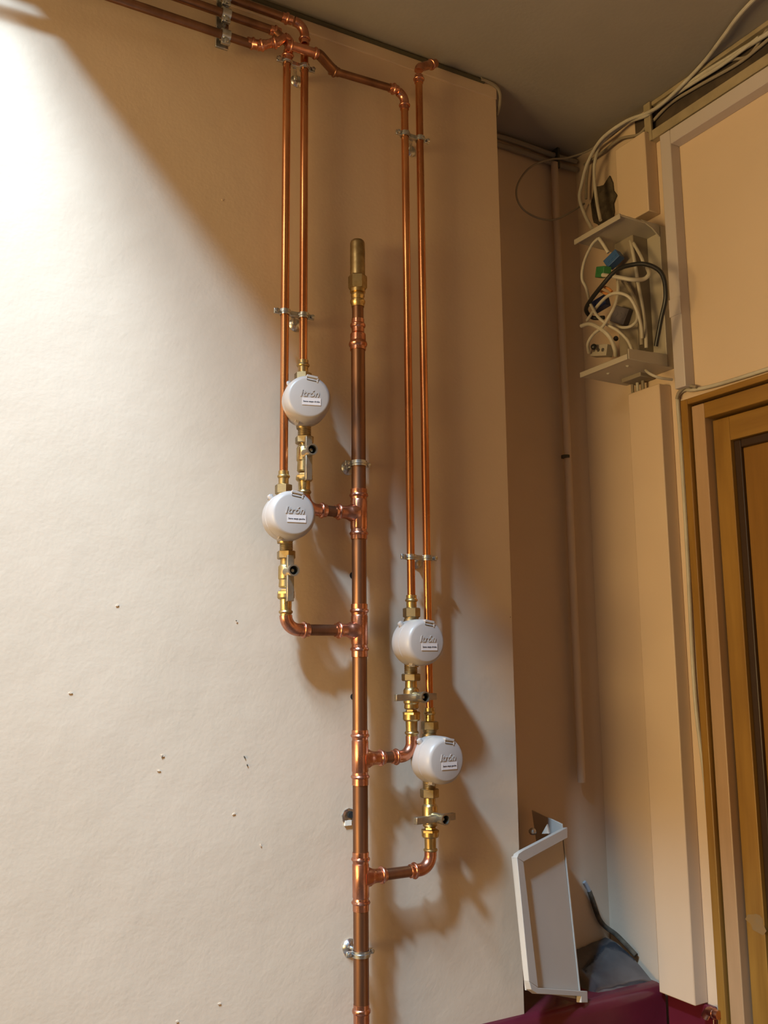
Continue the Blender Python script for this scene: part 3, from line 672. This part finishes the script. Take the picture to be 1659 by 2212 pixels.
# meters ---------------------------------------------------------------
def text_mesh(s_, size, shear=0.0, extrude=0.0, bold=0.0):
    cu = bpy.data.curves.new('lettering', 'FONT'); cu.body = s_; cu.size = size; cu.shear = shear; cu.extrude = extrude
    cu.offset = bold; cu.align_x = 'CENTER'; cu.align_y = 'CENTER'; cu.resolution_u = 3
    o = bpy.data.objects.new('lettering', cu); C.objects.link(o); bpy.context.view_layer.update()
    me = bpy.data.meshes.new_from_object(o.evaluated_get(bpy.context.evaluated_depsgraph_get()))
    vs = [Vector(v.co) for v in me.vertices]; fs = [tuple(p.vertices) for p in me.polygons]
    bpy.data.objects.remove(o); bpy.data.curves.remove(cu); bpy.data.meshes.remove(me)
    return vs, fs
def put_text(s_, width, P, ex, ez, d, m, name, parent, shear=0, thick=.0003, bold=0.0, size=.01):
    vs, fs = text_mesh(s_, size, shear, thick, bold)
    x0 = min(v.x for v in vs); x1 = max(v.x for v in vs); k = width/(x1-x0); y0 = min(v.y for v in vs); y1 = max(v.y for v in vs)
    Q = [P+ex*((v.x-(x0+x1)/2)*k)+ez*((v.y-(y0+y1)/2)*k)+d*v.z for v in vs]
    return MB().add(Q, fs).build(name, m, parent)
def meter(XR, cx, cy, phi, lab, sticker):
    Yc = YP-.022; z = onY(cx, cy, Yc).z; P = Vector((XR, YP, z))
    d = Vector((-math.sin(phi), -math.cos(phi), 0)); ex = Vector((math.cos(phi), -math.sin(phi), 0)); ez = Vector((0,0,1))
    R = .0380; me_ = thing('water_meter', lab, 'water meter', P, 'white capped water meters')
    MB().lathe(P-d*.006, d, [(0,.030),(.004,.0335),(.008,.0335)], 48).build('rear_ring', M_dark, me_)
    MB().lathe(P-ez*.040, (0,0,1), [(0,.0115),(.01,.013),(.07,.013),(.08,.0115)], 24).build('meter_body', M_brassd, me_)
    MB().lathe(P-d*.001, d, [(0,R-.0025),(.0008,R-.0008),(.004,R),(.0225,R),(.0232,R-.0009),(.0240,R-.0009)], 64).build('housing', M_white, me_)
    fr = .0505
    prof = [(.0238,R-.0009),(.0245,R),(.036,R-.0003),(.041,R-.0010),(.045,R-.0023),(.048,R-.0042),(.0498,R-.0062),(.0505,R-.0085)]
    lid_ = MB().lathe(P-d*.001, d, prof, 64); cap_ = lid_.build('cap', M_white, me_, sharp=50)
    F = P+d*(fr-.0008)
    # hinge at the top of the rim, catch at the bottom, lug at upper left
    hq = .16; hd = ez*math.cos(hq)+ex*math.sin(hq); hx = ex*math.cos(hq)-ez*math.sin(hq)
    hb = MB()
    hb.obox(P+hd*(R-.0044)+d*(fr-.0078), hx, hd, d, .0092, .0020, .0080)
    hg = hb.build('hinge', M_white, me_, bevel=.0007)
    hb = MB()
    hb.obox(F-d*.0005+hd*(R-.0085)-hx*.0082, hx, hd, d, .0006, .0024, .0006); hb.obox(F-d*.0005+hd*(R-.0088)+hx*.0092, hx, hd, d, .0013, .0036, .0010)
    hb.build('hinge_knuckle', M_white, hg, bevel=.0004)
    MB().obox(F+hd*(R-.0108), hx, hd, d, .0076, .0004, .0004).build('hinge_slot', M_dark, hg)
    bq = math.radians(203); bd_ = ez*math.cos(bq)+ex*math.sin(bq); bx = ex*math.cos(bq)-ez*math.sin(bq)
    hb = MB(); hb.obox(P+bd_*(R+.0012)+d*.027, bx, bd_, d, .0034, .0024, .0050); hb.obox(P+bd_*(R+.0030)+d*.020-bx*.001, bx, bd_, d, .0016, .0012, .003)
    hb.build('catch', M_white, me_, bevel=.0006)
    lq = math.radians(-42); ld = ez*math.cos(lq)+ex*math.sin(lq); lx = ex*math.cos(lq)-ez*math.sin(lq)
    sl_ = MB().lathe(P+ld*(R-.001)+d*.012, ld, [(0,.0048),(.005,.0048),(.0074,.0036),(.0082,.0015)], 16).build('sealing_lug', M_white, me_)
    MB().lathe(P+ld*(R+.0036)+d*.012, lx, [(-.0052,.0013),(.0052,.0013)], 10).build('seal_pin', M_plug, sl_)
    put_text('Itr\u00f3n', .030, F+ex*.0015+ez*.0055, ex, ez, d, M_white, 'logo', cap_, shear=.25, thick=.0007, bold=.00012)
    S = F+ex*.004-ez*.0075
    st_ = MB().obox(S+d*.0004, ex, ez, d, .0150, .0058, .0003).build('sticker', M_stick, me_)
    put_text(sticker, .0265, S+d*.0008-ez*.0006, ex, ez, d, M_ink, 'sticker_text', st_, thick=.00012, bold=.0002)
    return me_
meter((XS2+XR1)/2, 661, 867, .27, 'upper left white water meter, topmost of the four', '3eme etage droite')
meter((XS1+XR2)/2, 627, 1115.5, .13, 'lower left white water meter, directly left of the thick riser tee', '3eme etage gauche')
meter((XS3+XR3)/2, 907, 1388, .0, 'upper right white water meter in front of the rightmost thin pipe', '2eme etage droite')
meter((XS4+XR4)/2, 946, 1641, -.04, 'lowest right white water meter', '2eme etage gauche')

# clamps ---------------------------------------------------------------
def ring(parent, X, z, r, name='band', h=.0046):
    return MB().lathe((X, YP, z-h), (0,0,1), [(0,r+.0006),(0,r+.0022),(h*.7,r+.0022),(h*.8,r+.0034),(h*1.2,r+.0034),(h*1.3,r+.0022),(2*h,r+.0022),(2*h,r+.0006)], 28, cap=False).build(name, M_zinc, parent, sharp=30)
def ear(parent, X, z, s, yoff=0):
    e = MB().obox((X, YP+yoff, z), (1,0,0), (0,1,0), (0,0,1), .0055, .0022, .0044).build('ear', M_zinc, parent, bevel=.001)
    MB().lathe((X+s*.0014, YP+yoff-.0065, z), (0,1,0), [(0,.0022),(.0006,.0034),(.003,.0034),(.004,.0018),(.011,.0018)], 12).build('screw', M_zinc, e)
def rosette(parent, X, z):
    MB().lathe((X, YA-.0002, z), (0,-1,0), [(0,.0125),(.0015,.0125),(.004,.0105),(.0065,.007),(.0075,.005)], 28).build('wall_rosette', M_zinc, parent)
    MB().lathe((X, YA-.002, z), (0,-1,0), [(0,.0036),(YA-YP-.012,.0036)], 14).build('stud', M_zinc, parent)
def double(Xa, Xb, pya, pyb, pxa, pxb, lab):
    za = onY(pxa, pya, YP).z; zb2 = onY(pxb, pyb, YP).z; zm = (za+zb2)/2
    c = thing('pipe_clamp', lab, 'pipe clamp', ((Xa+Xb)/2, YP, zm), 'double pipe clamps')
    ring(c, Xa, zm, rS); ring(c, Xb, zm, rS); ear(c, Xa-rS-.007, zm, -1); ear(c, Xb+rS+.007, zm, 1)
    MB().obox(((Xa+Xb)/2, YP+.001, zm), (1,0,0), (0,1,0), (0,0,1), (Xb-Xa)/2-rS-.0005, .0035, .0042).build('bridge', M_zinc, c, bevel=.001)
    X = (Xa+Xb)/2
    MB().lathe((X, YP+.004, zm-.001), (.5,1,-.04), [(0,.0042),(.006,.0042),(.0065,.0030),(YA-YP-.002,.0030)], 12).build('stud', M_zinc, c)
    MB().lathe((X+.019, YA-.0002, zm-.003), (0,-1,0), [(0,.0115),(.0015,.0115),(.004,.0095),(.0065,.006)], 28).build('wall_rosette', M_zinc, c)
double(XS1, XS2, 133, 145, 617, 656, 'zinc double clamp at the very top of the left pipe pair')
double(XS1, XS2, 674, 683, 612, 656, 'zinc double clamp halfway down the left pipe pair')
double(XS3, XS4, 292, 300, 875, 908, 'zinc double clamp near the top of the right pipe pair')
double(XS3, XS4, 1203, 1206, 886, 922, 'zinc double clamp just above the upper right meter')
def single(py, lab):
    z = Zp(py); c = thing('pipe_clamp', lab, 'pipe clamp', (XM, YP, z), 'single pipe clamps')
    ring(c, XM, z, rM); ear(c, XM-rM-.006, z, -1, .004); ear(c, XM+rM+.006, z, 1, .004); rosette(c, XM, z)
single(1002, 'zinc clamp holding the thick riser above its uppermost tee')
single(2060, 'shiny zinc clamp holding the thick riser near bottom of photo')
# bare rosette beside the riser
P = onY(753, 1763, YA)
ro = thing('wall_rosette', 'bare metal rosette and wall plug left of the thick riser', 'rosette', P)
MB().lathe((P.x, YA, P.z), (0,-1,0), [(0,.013),(.002,.0125),(.003,.009),(.0015,.006)], 9).build('plate', M_zinc, ro)
MB().lathe((P.x+.003, YA-.0006, P.z+.002), (0,-1,0), [(0,.0052),(.0030,.0052)], 14).build('hole', M_dark, ro)
MB().obox((P.x-.002, YA-.0015, P.z-.010), (1,0,0), (0,1,0), (0,0,1), .006, .0015, .004).build('filler_edge', M_chip, ro)
# rail clamp on the horizontals
xr = onY(487, 50, YP).x
rc = thing('rail_clamp', 'grey zinc rail with clamps across the three horizontal ceiling pipes', 'pipe clamp', (xr, YP, z3))
MB().box((xr-.011, YP+.014, z3-.014), (xr+.011, YP+.019, ZC-.004)).build('rail', M_zinc, rc, bevel=.001)
for z in (z1, z2, z3):
    MB().lathe((xr-.0075, YP, z), (1,0,0), [(0,rS+.001),(0,rS+.0032),(.015,rS+.0032),(.015,rS+.001)], 24, cap=False).build('saddle', M_zinc, rc, sharp=30)
    e = MB().obox((xr, YP-.002, z-rS-.0065), (1,0,0), (0,1,0), (0,0,1), .0075, .003, .0042).build('saddle_ear', M_zinc, rc, bevel=.0008)
    MB().lathe((xr, YP-.010, z-rS-.0065), (0,1,0), [(0,.0026),(.001,.004),(.004,.004),(.006,.002)], 12).build('screw', M_zinc, e)
